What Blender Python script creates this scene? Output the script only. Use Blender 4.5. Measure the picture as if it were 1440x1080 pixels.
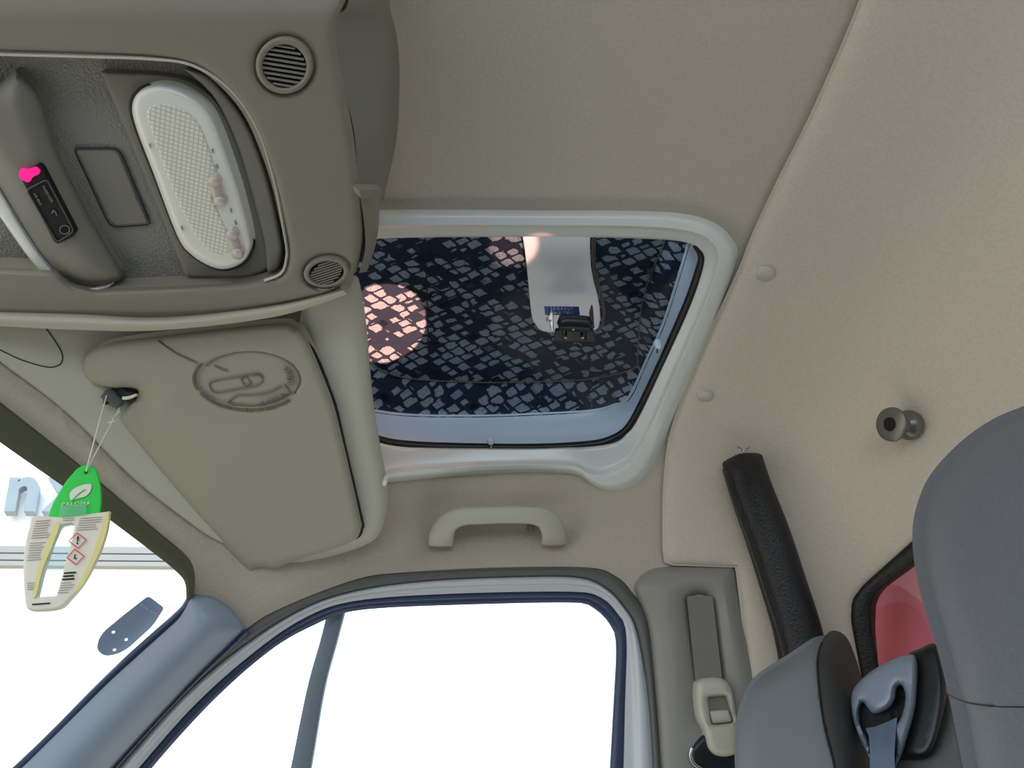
import bpy, bmesh, math, random
import numpy as np
from mathutils import Vector, Matrix
from mathutils.geometry import delaunay_2d_cdt
S = bpy.context.scene
for o in list(bpy.data.objects): bpy.data.objects.remove(o)
random.seed(4)
# ------------------------------------------------------------------ camera, world, light, exposure
EYE = np.array([0.0, 0.0, 1.30]); PITCH = math.radians(50); F = 1080.0
cam_d = bpy.data.cameras.new('camera'); cam = bpy.data.objects.new('camera', cam_d)
S.collection.objects.link(cam); S.camera = cam
cam.location = EYE; cam.rotation_euler = (math.pi/2 + PITCH, 0, 0)
cam_d.sensor_width = 36; cam_d.lens = 36*F/1440; cam_d.clip_start = .01; cam_d.clip_end = 500
S.view_settings.view_transform = 'Standard'; S.view_settings.look = 'None'
S.view_settings.gamma = 1; S.view_settings.exposure = -0.64; S.view_settings.use_curve_mapping = False
w = bpy.data.worlds.new('world'); S.world = w; w.use_nodes = True
nt = w.node_tree; nt.nodes.clear()
wo = nt.nodes.new('ShaderNodeOutputWorld'); bg = nt.nodes.new('ShaderNodeBackground')
tc = nt.nodes.new('ShaderNodeTexCoord'); sx = nt.nodes.new('ShaderNodeSeparateXYZ')
cr = nt.nodes.new('ShaderNodeValToRGB'); mr = nt.nodes.new('ShaderNodeMapRange')
mr.inputs[1].default_value = -1; mr.inputs[2].default_value = 1
nt.links.new(tc.outputs['Generated'], sx.inputs[0]); nt.links.new(sx.outputs['Z'], mr.inputs[0])
nt.links.new(mr.outputs[0], cr.inputs[0]); nt.links.new(cr.outputs[0], bg.inputs[0]); nt.links.new(bg.outputs[0], wo.inputs[0])
e = cr.color_ramp.elements
GND = ((.97, .93, .81, 1), (1.12, 1.08, .95, 1))
e[0].position = 0.0; e[0].color = GND[0]
e[1].position = 1.0; e[1].color = (1.2, 1.7, 2.3, 1)
a = e.new(.485); a.color = GND[1]
a = e.new(.515); a.color = (1.7, 2.0, 2.3, 1)
bg.inputs[1].default_value = 2.2
def lamp(name, kind, loc, target, energy, color=(1,1,1), **k):
    d = bpy.data.lights.new(name, kind); d.energy = energy; d.color = color
    for q, v in k.items(): setattr(d, q, v)
    o = bpy.data.objects.new(name, d); S.collection.objects.link(o); o.location = loc
    o.rotation_euler = (Vector(target)-Vector(loc)).to_track_quat('-Z', 'Y').to_euler(); return o
lamp('driver_side_fill', 'AREA', (.0, -1.12, EYE[2]+.02), (.05, .6, EYE[2]+.65), 8.5, (.46, .68, 1), shape='RECTANGLE', size=1.0, size_y=.42)  # blue fill lamp added outside the unseen driver's window to lift the hatch
lamp('sun', 'SUN', (6, 3, 8), (0, 3.6, 0), 3.0, (1, .95, .88), angle=.01)
# ------------------------------------------------------------------ geometry helpers
cP, sP = math.cos(PITCH), math.sin(PITCH)
def D(P):                                   # ray directions (unit depth along the view axis) of photo pixels
    P = np.atleast_2d(np.asarray(P, float)); u = (P[:,0]-720)/F; v = (540-P[:,1])/F
    return np.stack([u, cP - v*sP, sP + v*cP], 1)
class Plane:
    def __init__(s, n, o): s.n = np.asarray(n, float); L = np.linalg.norm(s.n); s.n = s.n/L; s.o = o/L
    def __call__(s, P): d = D(P); return d * (s.o/(d@s.n))[:,None]
def P3(a, b, c):                            # plane through three (px, py, depth)
    A, B, C = [D(q[:2])[0]*q[2] for q in (a, b, c)]
    n = np.cross(B-A, C-A); n /= np.linalg.norm(n)
    if n@A < 0: n = -n
    return Plane(n, n@A)
def VP(a, b, lean=0.0):                     # upright plane through two pixel points, leaning back
    A, B = [D(q[:2])[0]*q[2] for q in (a, b)]
    n = np.cross(B-A, [lean, 0, 1.0]); n /= np.linalg.norm(n)
    if n@A < 0: n = -n
    return Plane(n, n@A)
CEIL, SIDE, FRONT, REAR = ((0,0,1), .76), ((0,.886,.464), 1.032), ((-.392,.43,.813), .956), ((.863,.216,.456), .853)
class Shell:
    def __init__(s, planes, p=16): s.N = np.array([np.array(n)/o for n, o in planes]); s.p = p
    def __call__(s, P):
        d = D(P); q = np.clip(d@s.N.T, 1e-9, None); r = (q**s.p).sum(1)**(-1/s.p); return d*r[:,None]
shell = Shell([CEIL, SIDE, FRONT, REAR], 20)
class Off:                                  # a base surface moved along its normal, + towards the cabin
    def __init__(s, b, h): s.b = b; s.h = h
    def __call__(s, P):
        b = s.b(P); return lift_(b, nrm(s.b, P), s.h)
def lift_(b, n, h):                         # point of the parallel surface, h over this one, in the same direction from the eye
    L = np.linalg.norm(b, axis=1); c = np.clip(-(n*b).sum(1)/L, .42, 1); return b*(1 - h/c/L)[:,None]
class Fold:                                  # two planes meeting in a rounded outer edge
    def __init__(s, a, b, k=60): s.a = a; s.b = b; s.k = k
    def __call__(s, P):
        d = D(P); A = np.linalg.norm(s.a(P), axis=1); B = np.linalg.norm(s.b(P), axis=1); m = np.log(np.exp(s.k*(A-.8))+np.exp(s.k*(B-.8)))/s.k+.8
        return d/np.linalg.norm(d, axis=1)[:,None]*m[:,None]
def nrm(base, P):
    P = np.atleast_2d(np.asarray(P, float)); e = 1.0
    c = base(P); x = base(P+[e,0]); y = base(P+[0,e]); n = np.cross(x-c, y-c)
    n /= np.linalg.norm(n, axis=1)[:,None] + 1e-12
    s = np.sign((n*c).sum(1)); return -n*s[:,None]
def cat(pts, n=8, closed=False):            # Catmull-Rom
    p = np.asarray(pts, float); out = []; N = len(p)
    for i in range(N if closed else N-1):
        if closed: a, b, c, d = p[(i-1)%N], p[i], p[(i+1)%N], p[(i+2)%N]
        else: a, b, c, d = p[max(i-1,0)], p[i], p[i+1], p[min(i+2,N-1)]
        for k in range(n):
            t = k/n; out.append(.5*((2*b)+(c-a)*t+(2*a-5*b+4*c-d)*t*t+(3*b-a-3*c+d)*t**3))
    if not closed: out.append(p[-1])
    return np.array(out)
def res(p, n, closed=False):                # resample by arc length
    p = np.asarray(p, float)
    if closed: p = np.vstack([p, p[:1]])
    L = np.r_[0, np.cumsum(np.linalg.norm(np.diff(p, axis=0), axis=1))]
    t = np.linspace(0, L[-1], n+1)[:-1] if closed else np.linspace(0, L[-1], n)
    return np.stack([np.interp(t, L, p[:,k]) for k in range(p.shape[1])], 1)
def dens(p, step):                          # closed polyline, corners kept
    out = []
    p = np.asarray(p, float)
    for i in range(len(p)):
        a, b = p[i], p[(i+1)%len(p)]; m = max(1, int(round(np.linalg.norm(b-a)/step)))
        for k in range(m): out.append(a+(b-a)*k/m)
    return np.array(out)
def rp(pts, r=8, n=5):                      # polygon with rounded corners
    p = np.asarray(pts, float); out = []; N = len(p)
    rr = r if hasattr(r, '__len__') else [r]*N
    for i in range(N):
        a, b, c = p[i-1], p[i], p[(i+1)%N]; u = a-b; v = c-b; lu, lv = np.linalg.norm(u), np.linalg.norm(v)
        q = min(rr[i], lu*.48, lv*.48); s, t = b+u/lu*q, b+v/lv*q
        for k in range(n+1):
            f = k/n; out.append((1-f)**2*s + 2*f*(1-f)*b + f*f*t)
    return np.array(out)
def ell(cx, cy, rx, ry, rot=0, n=32):
    t = np.linspace(0, 2*math.pi, n, endpoint=False); c, s = math.cos(rot), math.sin(rot)
    x, y = rx*np.cos(t), ry*np.sin(t); return np.stack([cx+x*c-y*s, cy+x*s+y*c], 1)
def inside(P, poly):
    x, y = P[:,0], P[:,1]; r = np.zeros(len(P), bool); q = np.roll(poly, 1, 0)
    for (x1,y1),(x2,y2) in zip(poly, q):
        if y1 == y2: continue
        m = ((y1 > y) != (y2 > y)) & (x < (x2-x1)*(y-y1)/(y2-y1)+x1); r ^= m
    return r
def dist(P, poly, closed=True):
    d = np.full(len(P), 1e9); q = np.roll(poly, -1, 0)
    m = len(poly) if closed else len(poly)-1
    for i in range(m):
        a, b = poly[i], q[i]; ab = b-a; L = ab@ab+1e-12
        t = np.clip(((P-a)@ab)/L, 0, 1); d = np.minimum(d, np.hypot(*(P-a-t[:,None]*ab).T))
    return d
def mesh_obj(name, V, Fc, mat, parent=None, sharp=40, flip_to_eye=False, smooth=True):
    V = np.asarray(V, float) + EYE
    c = (V.max(0)+V.min(0))/2
    me = bpy.data.meshes.new(name); me.from_pydata([tuple(v) for v in (V-c)], [], [tuple(int(i) for i in f) for f in Fc]); me.update()
    if smooth:
        me.shade_smooth(); me.set_sharp_from_angle(angle=math.radians(sharp))
    if mat: me.materials.append(mat)
    o = bpy.data.objects.new(name, me); S.collection.objects.link(o)
    o.location = c
    if parent is not None:
        o.parent = parent; g = Vector(c)
        q = parent
        while q is not None: g -= q.location; q = q.parent
        o.location = g
    return o
def orient(V, Fc):
    out = []
    for f in Fc:
        a, b, c = V[f[0]], V[f[1]], V[f[2]]; n = np.cross(b-a, c-a)
        out.append(tuple(f) if n@(a+b+c) < 0 else tuple(reversed(f)))
    return out
def patch(name, outline, base, mat, parent=None, h=None, holes=(), step=12, bev=0, bw=8, back=.012, flat=False, sharp=40, closed_back=True, ray=False):
    """A solid panel: outline given where its edge is seen, set on a real surface, edges rounded by bev (m) over bw, thickness back."""
    out = dens(outline, step*.7 if bw > 4 else step); hs = [dens(x, step*.7) for x in holes]
    loops = [out]+hs
    def dd(P): return np.min([dist(P, L) for L in loops], 0)
    lo, hi = out.min(0), out.max(0)
    gx, gy = np.meshgrid(np.arange(lo[0]+step*.5, hi[0], step), np.arange(lo[1]+step*.5, hi[1], step*.87))
    gx = gx + (np.arange(gx.shape[0])%2)[:,None]*step*.5
    G = np.stack([gx.ravel(), gy.ravel()], 1); G = G[inside(G, out)]
    for x in hs: G = G[~inside(G, x)]
    ring = [bw*f for f in (.12, .35, .65, 1.0)] if bev else []
    extra = []
    for r in ring:
        for L in loops:
            t = np.roll(L, -1, 0)-np.roll(L, 1, 0); t /= np.linalg.norm(t, axis=1)[:,None]+1e-9
            for s in (1, -1):
                q = L + s*r*np.stack([-t[:,1], t[:,0]], 1); m = inside(q, out)
                for x in hs: m &= ~inside(q, x)
                q = q[m]
                if len(q): q = q[dd(q) > r*.93]; extra.append(q)
    if len(G): G = G[dd(G) > (bw*1.15 if bev else step*.45)]
    P = np.vstack(loops+extra+[G])
    edges = []; k = 0
    for L in loops:
        n = len(L); edges += [(k+i, k+(i+1)%n) for i in range(n)]; k += n
    vo, _, fo, vi, _, _ = delaunay_2d_cdt([Vector(p) for p in P], edges, [], 0, 1e-4)
    Q = np.array([tuple(v) for v in vo]); T = np.array([f for f in fo if len(f) == 3])
    C = Q[T].mean(1); m = inside(C, out)
    for x in hs: m &= ~inside(C, x)
    T = T[m]; d = dd(Q)
    hh = np.zeros(len(Q))
    if bev: tt = np.clip(1-d/bw, 0, 1); hh -= bev*(1-np.sqrt(np.clip(1-tt*tt, 0, 1)))
    if h is not None: hh += h(Q, d)
    B = base(Q); Nn = nrm(base, Q)
    if ray: Nn = -B/np.linalg.norm(B, axis=1)[:,None]
    V = lift_(B, Nn, hh); Fc = orient(V, T)
    # skirt + back
    cnt = {}
    for f in Fc:
        for i in range(3):
            ed = (f[i], f[(i+1)%3]); cnt[ed] = 1
    bd = [ed for ed in cnt if (ed[1], ed[0]) not in cnt]
    V = list(V); mp = {}
    for ed in bd:
        for i in ed:
            if i not in mp: mp[i] = len(V); V.append(B[i]-Nn[i]*(back+bev))
    Fc = list(Fc)+[(b, a, mp[a], mp[b]) for a, b in bd]
    if closed_back and back > 0:
        for i in range(len(Q)):
            if i not in mp: mp[i] = len(V); V.append(B[i]-Nn[i]*(back+bev))
        Fc += [(mp[f[2]], mp[f[1]], mp[f[0]]) for f in Fc[:len(T)]]
    return mesh_obj(name, V, Fc, mat, parent, sharp)
def ribbon(name, A, B, base, mat, prof, parent=None, n=80, m=10, closed=False, back=.01, basef=None, sharp=50):
    """strip between two pixel curves on a surface; prof(t) = height over it (m)"""
    A, B = res(A, n, closed), res(B, n, closed); V = []; ts = np.linspace(0, 1, m)
    hh = np.array([prof(t) for t in ts])
    for j, t in enumerate(ts):
        P = A*(1-t)+B*t; V.append(lift_(base(P), nrm(base, P), hh[j]))
    if back:
        for t in (1, 0):
            P = A*(1-t)+B*t; V.append(base(P)+nrm(base, P)*(min(hh[0], hh[-1])-back))
    R = len(V); V = np.array(V); idx = lambda j, i: (j % R)*n + (i % n); Fc = []
    for j in range(R if back else R-1):
        for i in range(n if closed else n-1):
            Fc.append((idx(j,i), idx(j,i+1), idx(j+1,i+1), idx(j+1,i)))
    if back and not closed:
        Fc.append([idx(j,0) for j in range(R)]); Fc.append([idx(j,n-1) for j in range(R)][::-1])
    V = V.reshape(-1, 3)
    f0 = Fc[0]; nn = np.cross(V[f0[1]]-V[f0[0]], V[f0[2]]-V[f0[0]])
    if nn@V[f0[0]] > 0: Fc = [tuple(reversed(f)) for f in Fc]
    return mesh_obj(name, V, Fc, mat, parent, sharp)
def sweep3(name, C, wv, tv, N, mat, parent=None, k=14, e=2.0, caps=True, sharp=60):
    """section (half width wv, half thickness tv) carried along 3-D points C with surface normals N"""
    C = np.asarray(C, float); n = len(C); N = np.asarray(N, float)
    wv = np.broadcast_to(wv, n); tv = np.broadcast_to(tv, n)
    T = np.gradient(C, axis=0); T /= np.linalg.norm(T, axis=1)[:,None]+1e-12
    X = np.cross(T, N); X /= np.linalg.norm(X, axis=1)[:,None]+1e-12; N = np.cross(X, T)
    V = []; Fc = []
    for i in range(n):
        for j in range(k):
            a = 2*math.pi*j/k; c, s = math.cos(a), math.sin(a)
            c = math.copysign(abs(c)**(2/e), c); s = math.copysign(abs(s)**(2/e), s)
            V.append(C[i]+X[i]*wv[i]*c+N[i]*tv[i]*s)
    for i in range(n-1):
        for j in range(k): Fc.append((i*k+j, i*k+(j+1)%k, (i+1)*k+(j+1)%k, (i+1)*k+j))
    if caps:
        V.append(C[0]-T[0]*min(wv[0],tv[0])*.4); V.append(C[-1]+T[-1]*min(wv[-1],tv[-1])*.4); a, b = len(V)-2, len(V)-1
        for j in range(k): Fc.append((a, (j+1)%k, j)); Fc.append((b, (n-1)*k+j, (n-1)*k+(j+1)%k))
    Fc = [tuple(reversed(f)) for f in Fc]
    return mesh_obj(name, V, Fc, mat, parent, sharp)
def sweep(name, pts, wpx, tm, base, mat, parent=None, lift=0.0, n=40, k=12, e=2.0, smooth=True, closed=False):
    pts = np.asarray(pts, float); W = np.broadcast_to(wpx, len(pts)); L = np.broadcast_to(lift, len(pts)); T = np.broadcast_to(tm, len(pts))
    q = np.column_stack([pts, W, L, T]); q = cat(q, 6, closed) if smooth else q
    if closed: q = np.vstack([q, q[:1]])
    q = res(q, n); P = q[:,:2]; b = base(P); Nn = nrm(base, P)
    return sweep3(name, lift_(b, Nn, q[:,3]), q[:,2]*(b@np.array([0,cP,sP]))/F, q[:,4], Nn, mat, parent, k, e, caps=not closed)
def tube(name, pts, r, mat, parent=None, k=8):
    C = np.asarray(pts, float); N = np.tile([0.31, -.8, .5], (len(C), 1)); return sweep3(name, C, r, r, N, mat, parent, k)
def lathe(name, prof, c, axis, mat, parent=None, k=28):
    axis = np.asarray(axis, float)/np.linalg.norm(axis); u = np.cross(axis, [.2, .3, .9]); u /= np.linalg.norm(u); v = np.cross(axis, u)
    V = []; Fc = []; n = len(prof)
    for r, z in prof:
        for j in range(k):
            t = 2*math.pi*j/k; V.append(np.asarray(c)+axis*z+(u*math.cos(t)+v*math.sin(t))*max(r, 1e-5))
    for i in range(n-1):
        for j in range(k): Fc.append((i*k+j, i*k+(j+1)%k, (i+1)*k+(j+1)%k, (i+1)*k+j))
    return mesh_obj(name, V, Fc, mat, parent, 35)
def text(name, s, o, ex, ey, base, mat, parent=None, th=.0004, spacing=1.0, bend=None, bold=0.0):
    cu = bpy.data.curves.new('t', 'FONT'); cu.body = s; cu.space_character = spacing; cu.offset = bold
    cu.align_x = 'CENTER'; cu.align_y = 'CENTER'; cu.resolution_u = 3
    ob = bpy.data.objects.new('t', cu); S.collection.objects.link(ob); bpy.context.view_layer.update()
    me = ob.evaluated_get(bpy.context.evaluated_depsgraph_get()).to_mesh()
    V = np.array([v.co[:2] for v in me.vertices]); T = [tuple(p.vertices) for p in me.polygons]
    ob.to_mesh_clear(); bpy.data.objects.remove(ob)
    if bend: P = np.array([bend(x, y) for x, y in V])
    else: P = np.asarray(o, float)+V[:,:1]*np.asarray(ex, float)+V[:,1:2]*np.asarray(ey, float)
    b = base(P); N = nrm(base, P); F0 = orient(b, T); n = len(b)
    V3 = list(b+N*th)+list(b-N*.0003); Fc = list(F0); es = {}
    for f in F0:
        for i in range(len(f)): es[(f[i], f[(i+1)%len(f)])] = 1
    Fc += [(q, p, p+n, q+n) for p, q in es if (q, p) not in es]
    return mesh_obj(name, V3, Fc, mat, parent, smooth=False)
def empty(name, px, base, label, cat_, group=None):
    o = bpy.data.objects.new(name, None); S.collection.objects.link(o); o.empty_display_size = .03
    p = base if isinstance(base, np.ndarray) else base(np.array([px]))[0]
    o.location = p+EYE; return tag(o, label, cat_, group)
def tag(o, label, cat_, group=None):
    o['label'] = label; o['category'] = cat_
    if group: o['group'] = group
    return o
def struct(o): o['kind'] = 'structure'; return o
# ------------------------------------------------------------------ materials
def srgb(c): return tuple(((x/255)/12.92 if x/255 <= .04045 else ((x/255+.055)/1.055)**2.4) for x in c)+(1,)
def mat(name, col, rough=.6, metal=0, bump=0, scale=900, spec=.5, var=0, coat=0, kind='noise', emit=None, es=1, alpha=1, var_scale=12, sheen=0, dist_=.0005):
    m = bpy.data.materials.new(name); m.use_nodes = True; t = m.node_tree; b = t.nodes['Principled BSDF']
    c = srgb(col); b.inputs['Base Color'].default_value = c; b.inputs['Roughness'].default_value = rough
    b.inputs['Metallic'].default_value = metal; b.inputs['Specular IOR Level'].default_value = spec
    b.inputs['Coat Weight'].default_value = coat; b.inputs['Coat Roughness'].default_value = .08
    b.inputs['Sheen Weight'].default_value = sheen
    b.inputs['Alpha'].default_value = alpha
    if emit: b.inputs['Emission Color'].default_value = srgb(emit); b.inputs['Emission Strength'].default_value = es
    tc = t.nodes.new('ShaderNodeTexCoord')
    if var:
        n = t.nodes.new('ShaderNodeTexNoise'); n.inputs['Scale'].default_value = var_scale; n.inputs['Detail'].default_value = 5
        t.links.new(tc.outputs['Object'], n.inputs['Vector'])
        r = t.nodes.new('ShaderNodeValToRGB'); r.color_ramp.elements[0].position = .3; r.color_ramp.elements[1].position = .7
        r.color_ramp.elements[0].color = tuple(x*(1-var) for x in c[:3])+(1,); r.color_ramp.elements[1].color = tuple(min(1, x*(1+var)) for x in c[:3])+(1,)
        t.links.new(n.outputs['Fac'], r.inputs[0]); t.links.new(r.outputs[0], b.inputs['Base Color'])
    if bump:
        if kind == 'noise': n = t.nodes.new('ShaderNodeTexNoise'); n.inputs['Scale'].default_value = scale; n.inputs['Detail'].default_value = 3
        else: n = t.nodes.new('ShaderNodeTexVoronoi'); n.inputs['Scale'].default_value = scale
        t.links.new(tc.outputs['Object'], n.inputs['Vector'])
        bp = t.nodes.new('ShaderNodeBump'); bp.inputs['Strength'].default_value = bump; bp.inputs['Distance'].default_value = dist_
        t.links.new(n.outputs[0], bp.inputs['Height']); t.links.new(bp.outputs[0], b.inputs['Normal'])
    return m
M = {}
M['liner'] = mat('headliner_fabric', (188,178,162), .95, bump=.5, scale=700, var=.06, var_scale=300, spec=.1, sheen=.2)
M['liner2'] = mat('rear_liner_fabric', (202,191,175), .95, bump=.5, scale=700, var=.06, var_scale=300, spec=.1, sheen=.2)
M['plastic'] = mat('beige_grey_plastic', (132,127,114), .5, bump=.25, scale=1600, var=.02, spec=.35)
M['plastic_d'] = mat('grey_console_plastic', (124,121,112), .55, bump=.25, scale=1600, var=.03, spec=.3)
M['plastic_l'] = mat('pale_trim_plastic', (190,187,172), .45, bump=.2, scale=1600, spec=.4)
M['pillar'] = mat('pillar_plastic', (140,152,168), .32, bump=.15, scale=1600, spec=.5)
M['visor'] = mat('visor_vinyl', (160,156,140), .6, bump=.4, scale=1300, var=.02, spec=.3)
M['tex'] = mat('dotted_console_plastic', (132,130,124), .6, bump=.9, scale=420, kind='vor', spec=.3, dist_=.001)
M['dark'] = mat('dark_gap', (26,26,26), .7)
M['slot'] = mat('black_slot', (12,12,12), .8)
M['cavity'] = mat('slate_cavity_plastic', (70,84,92), .4)
M['band'] = mat('olive_black_frit', (78,80,58), .5)
M['seal'] = mat('rubber_seal', (92,94,90), .5, spec=.4)
M['seal_b'] = mat('dark_rubber', (52,64,92), .35, spec=.5)
M['divider'] = mat('divider_rubber', (110,122,132), .5)
M['bpost'] = mat('door_post_plastic', (142,139,132), .4, bump=.2, scale=1600, spec=.5)
M['frame'] = mat('grey_painted_metal', (200,204,208), .3, coat=.4)
M['hatch'] = mat('hatch_moulding', (218,222,218), .32, coat=.5, spec=.5)
M['lid'] = mat('hatch_lid_frame', (204,220,236), .3, coat=.4)
M['black'] = mat('black_metal', (20,21,24), .35, spec=.5)
M['chrome'] = mat('chrome', (200,200,205), .25, metal=1)
M['white'] = mat('white_gloss_panel', (252,248,255), .2, var=.02, var_scale=20)
M['lens'] = mat('lamp_lens', (228,228,218), .3, spec=.6, coat=.3)
M['button'] = mat('lamp_button', (196,184,176), .25, coat=.5)
M['leather'] = mat('black_leather', (22,22,24), .5, bump=.5, scale=300, kind='vor', spec=.5, dist_=.001)
M['seat'] = mat('grey_seat_fabric', (104,104,106), .95, bump=.7, scale=900, var=.08, var_scale=500, spec=.1, sheen=.15)
M['head'] = mat('grey_vinyl', (106,110,112), .6, bump=.15, scale=900, spec=.4)
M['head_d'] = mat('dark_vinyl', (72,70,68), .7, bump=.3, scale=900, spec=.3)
M['belt'] = mat('belt_webbing', (96,108,128), .7, bump=.3, scale=1200)
M['silver'] = mat('silver_guide_plastic', (128,138,152), .3, spec=.6)
M['knob'] = mat('gunmetal', (120,118,112), .35, metal=.6)
M['red'] = mat('red_panel', (122,40,48), .8, var=.06, var_scale=6)
M['green'] = mat('green_card', (18,205,60), .5)
M['tagw'] = mat('printed_label', (226,216,196), .5)
M['print'] = mat('printed_grey', (182,175,168), .6)
M['yellow'] = mat('yellow_gel', (226,212,130), .4)
M['pict'] = mat('red_print', (224,90,90), .6)
M['cord'] = mat('white_cord', (225,226,205), .6)
M['pink'] = mat('indicator_lamp', (255,0,120), .4, emit=(255,0,120), es=1.6)
M['txt'] = mat('pale_lettering', (120,126,120), .6)
M['plate'] = mat('blue_print', (62,86,150), .4)
M['sticker'] = mat('grey_sticker', (150,165,195), .6)
M['wpaint'] = mat('white_vehicle_paint', (250,250,250), .3, coat=.3)
M['rail'] = mat('grey_rail', (160,155,146), .5, var=.03)
M['letter'] = mat('silver_letter', (142,150,154), .35, metal=.0, var=.08, var_scale=8)
M['cream'] = mat('cream_leaf', (226,222,204), .6)
def glass(name, tint=(1,1,1), ior=1.3):
    m = bpy.data.materials.new(name); m.use_nodes = True; t = m.node_tree; t.nodes.clear()
    o = t.nodes.new('ShaderNodeOutputMaterial'); mx = t.nodes.new('ShaderNodeMixShader'); tr = t.nodes.new('ShaderNodeBsdfTransparent'); gl = t.nodes.new('ShaderNodeBsdfGlossy')
    fr = t.nodes.new('ShaderNodeFresnel'); fr.inputs[0].default_value = ior
    tr.inputs[0].default_value = tint+(1,); gl.inputs[0].default_value = (1,1,1,1); gl.inputs['Roughness'].default_value = .02
    t.links.new(fr.outputs[0], mx.inputs[0]); t.links.new(tr.outputs[0], mx.inputs[1]); t.links.new(gl.outputs[0], mx.inputs[2]); t.links.new(mx.outputs[0], o.inputs[0]); return m
M['glass'] = glass('clear_glass', (.99,.995,.99)); M['hglass'] = glass('hatch_glass', (.98,.99,.99), 1.12); M['gel'] = glass('clear_plastic', (.86,.93,.95))
def fabric():
    m = mat('patterned_upholstery', (60,70,84), .95, spec=.1); t = m.node_tree; b = t.nodes['Principled BSDF']
    L = t.links.new; N = t.nodes.new
    tc = N('ShaderNodeTexCoord'); mp = N('ShaderNodeMapping'); mp.inputs['Rotation'].default_value = (0, 0, math.radians(34)); mp.inputs['Scale'].default_value = (1.0, 1.6, 0)
    L(tc.outputs['Object'], mp.inputs['Vector'])
    nz = N('ShaderNodeTexNoise'); nz.inputs['Scale'].default_value = 60; L(mp.outputs[0], nz.inputs['Vector'])
    ad = N('ShaderNodeVectorMath'); ad.operation = 'MULTIPLY_ADD'; ad.inputs[1].default_value = (.005, .005, 0); L(nz.outputs['Color'], ad.inputs[0]); L(mp.outputs[0], ad.inputs[2])
    v = N('ShaderNodeTexVoronoi'); v.feature = 'F1'; v.distance = 'CHEBYCHEV'; v.inputs['Scale'].default_value = 56; v.inputs['Randomness'].default_value = .62
    v2 = N('ShaderNodeTexVoronoi'); v2.feature = 'F2'; v2.distance = 'CHEBYCHEV'; v2.inputs['Scale'].default_value = 56; v2.inputs['Randomness'].default_value = .62
    L(ad.outputs[0], v.inputs['Vector']); L(ad.outputs[0], v2.inputs['Vector'])
    sb = N('ShaderNodeMath'); sb.operation = 'SUBTRACT'; L(v2.outputs['Distance'], sb.inputs[0]); L(v.outputs['Distance'], sb.inputs[1])
    r = N('ShaderNodeValToRGB'); L(sb.outputs[0], r.inputs[0])
    e = r.color_ramp.elements; e[0].position = .155; e[0].color = (0,0,0,1); e[1].position = .185; e[1].color = (1,1,1,1)
    n2 = N('ShaderNodeTexNoise'); n2.inputs['Scale'].default_value = 1100; L(tc.outputs['Object'], n2.inputs['Vector'])
    r2 = N('ShaderNodeValToRGB'); r2.color_ramp.elements[0].position = .36; r2.color_ramp.elements[1].position = .48; r2.color_ramp.elements[0].color = srgb((48,54,62)); r2.color_ramp.elements[1].color = srgb((138,150,166)); L(n2.outputs[0], r2.inputs[0])
    mx = N('ShaderNodeMixRGB'); L(r.outputs[0], mx.inputs[0]); mx.inputs[1].default_value = srgb((34,44,62)); L(r2.outputs[0], mx.inputs[2])
    # thin black outline round each motif
    r3 = N('ShaderNodeValToRGB'); e = r3.color_ramp.elements; e[0].position = .12; e[0].color = (1,1,1,1); e[1].position = .16; e[1].color = (.25,.25,.25,1); q = e.new(.21); q.color = (1,1,1,1)
    L(sb.outputs[0], r3.inputs[0]); m2 = N('ShaderNodeMixRGB'); m2.blend_type = 'MULTIPLY'; m2.inputs[0].default_value = 1; L(mx.outputs[0], m2.inputs[1]); L(r3.outputs[0], m2.inputs[2])
    L(m2.outputs[0], b.inputs['Base Color'])
    bp = N('ShaderNodeBump'); bp.inputs['Strength'].default_value = .6; bp.inputs['Distance'].default_value = .002; L(r.outputs[0], bp.inputs['Height']); L(bp.outputs[0], b.inputs['Normal']); return m
M['uphol'] = fabric()
def lens_grid(m, sc=230):
    t = m.node_tree; b = t.nodes['Principled BSDF']; tc = t.nodes.new('ShaderNodeTexCoord'); br = t.nodes.new('ShaderNodeTexBrick')
    mp = t.nodes.new('ShaderNodeMapping'); mp.inputs['Rotation'].default_value = (0, 0, math.radians(-20)); t.links.new(tc.outputs['Object'], mp.inputs[0]); t.links.new(mp.outputs[0], br.inputs['Vector'])
    br.offset = 0; br.inputs['Scale'].default_value = sc; br.inputs['Brick Width'].default_value = .9; br.inputs['Row Height'].default_value = .9; br.inputs['Mortar Size'].default_value = .14
    br.inputs['Color1'].default_value = br.inputs['Color2'].default_value = srgb((232,231,218)); br.inputs['Mortar'].default_value = srgb((200,198,184))
    t.links.new(br.outputs['Color'], b.inputs['Base Color'])
M['lensgrid'] = mat('lamp_diffuser', (200,200,184), .35, spec=.5); lens_grid(M['lensgrid'])

# ================================================================== SETTING
O_H = cat([(540,294),(765,295),(908,296),(969,301),(1010,315),(1034,340),(1038,365),(1014,435),(969,545),(932,630),(912,667),(887,686),(863,692),(838,686),(820,672),(795,666),(724,665),(643,670),(541,680),(490,690),(470,640),(462,480),(468,340),(490,300)], 6, True)
I_H = cat([(523,336),(765,333),(910,336),(965,341),(984,352),(989,370),(969,431),(928,521),(897,586),(880,609),(855,623),(765,629),(684,629),(582,627),(529,619),(500,600),(488,560),(480,480),(486,400),(500,350)], 6, True)
C0 = cat([(60,1175),(147,1080),(240,975),(342,888),(400,853),(500,815),(567,805),(700,798),(827,798),(867,811),(888,832),(912,873),(925,1000),(937,1175)], 8)
C1 = cat([(80,1175),(165,1080),(260,975),(350,903),(430,854),(500,831),(600,817),(733,811),(813,812),(850,826),(877,853),(897,893),(913,1000),(922,1175)], 8)
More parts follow.
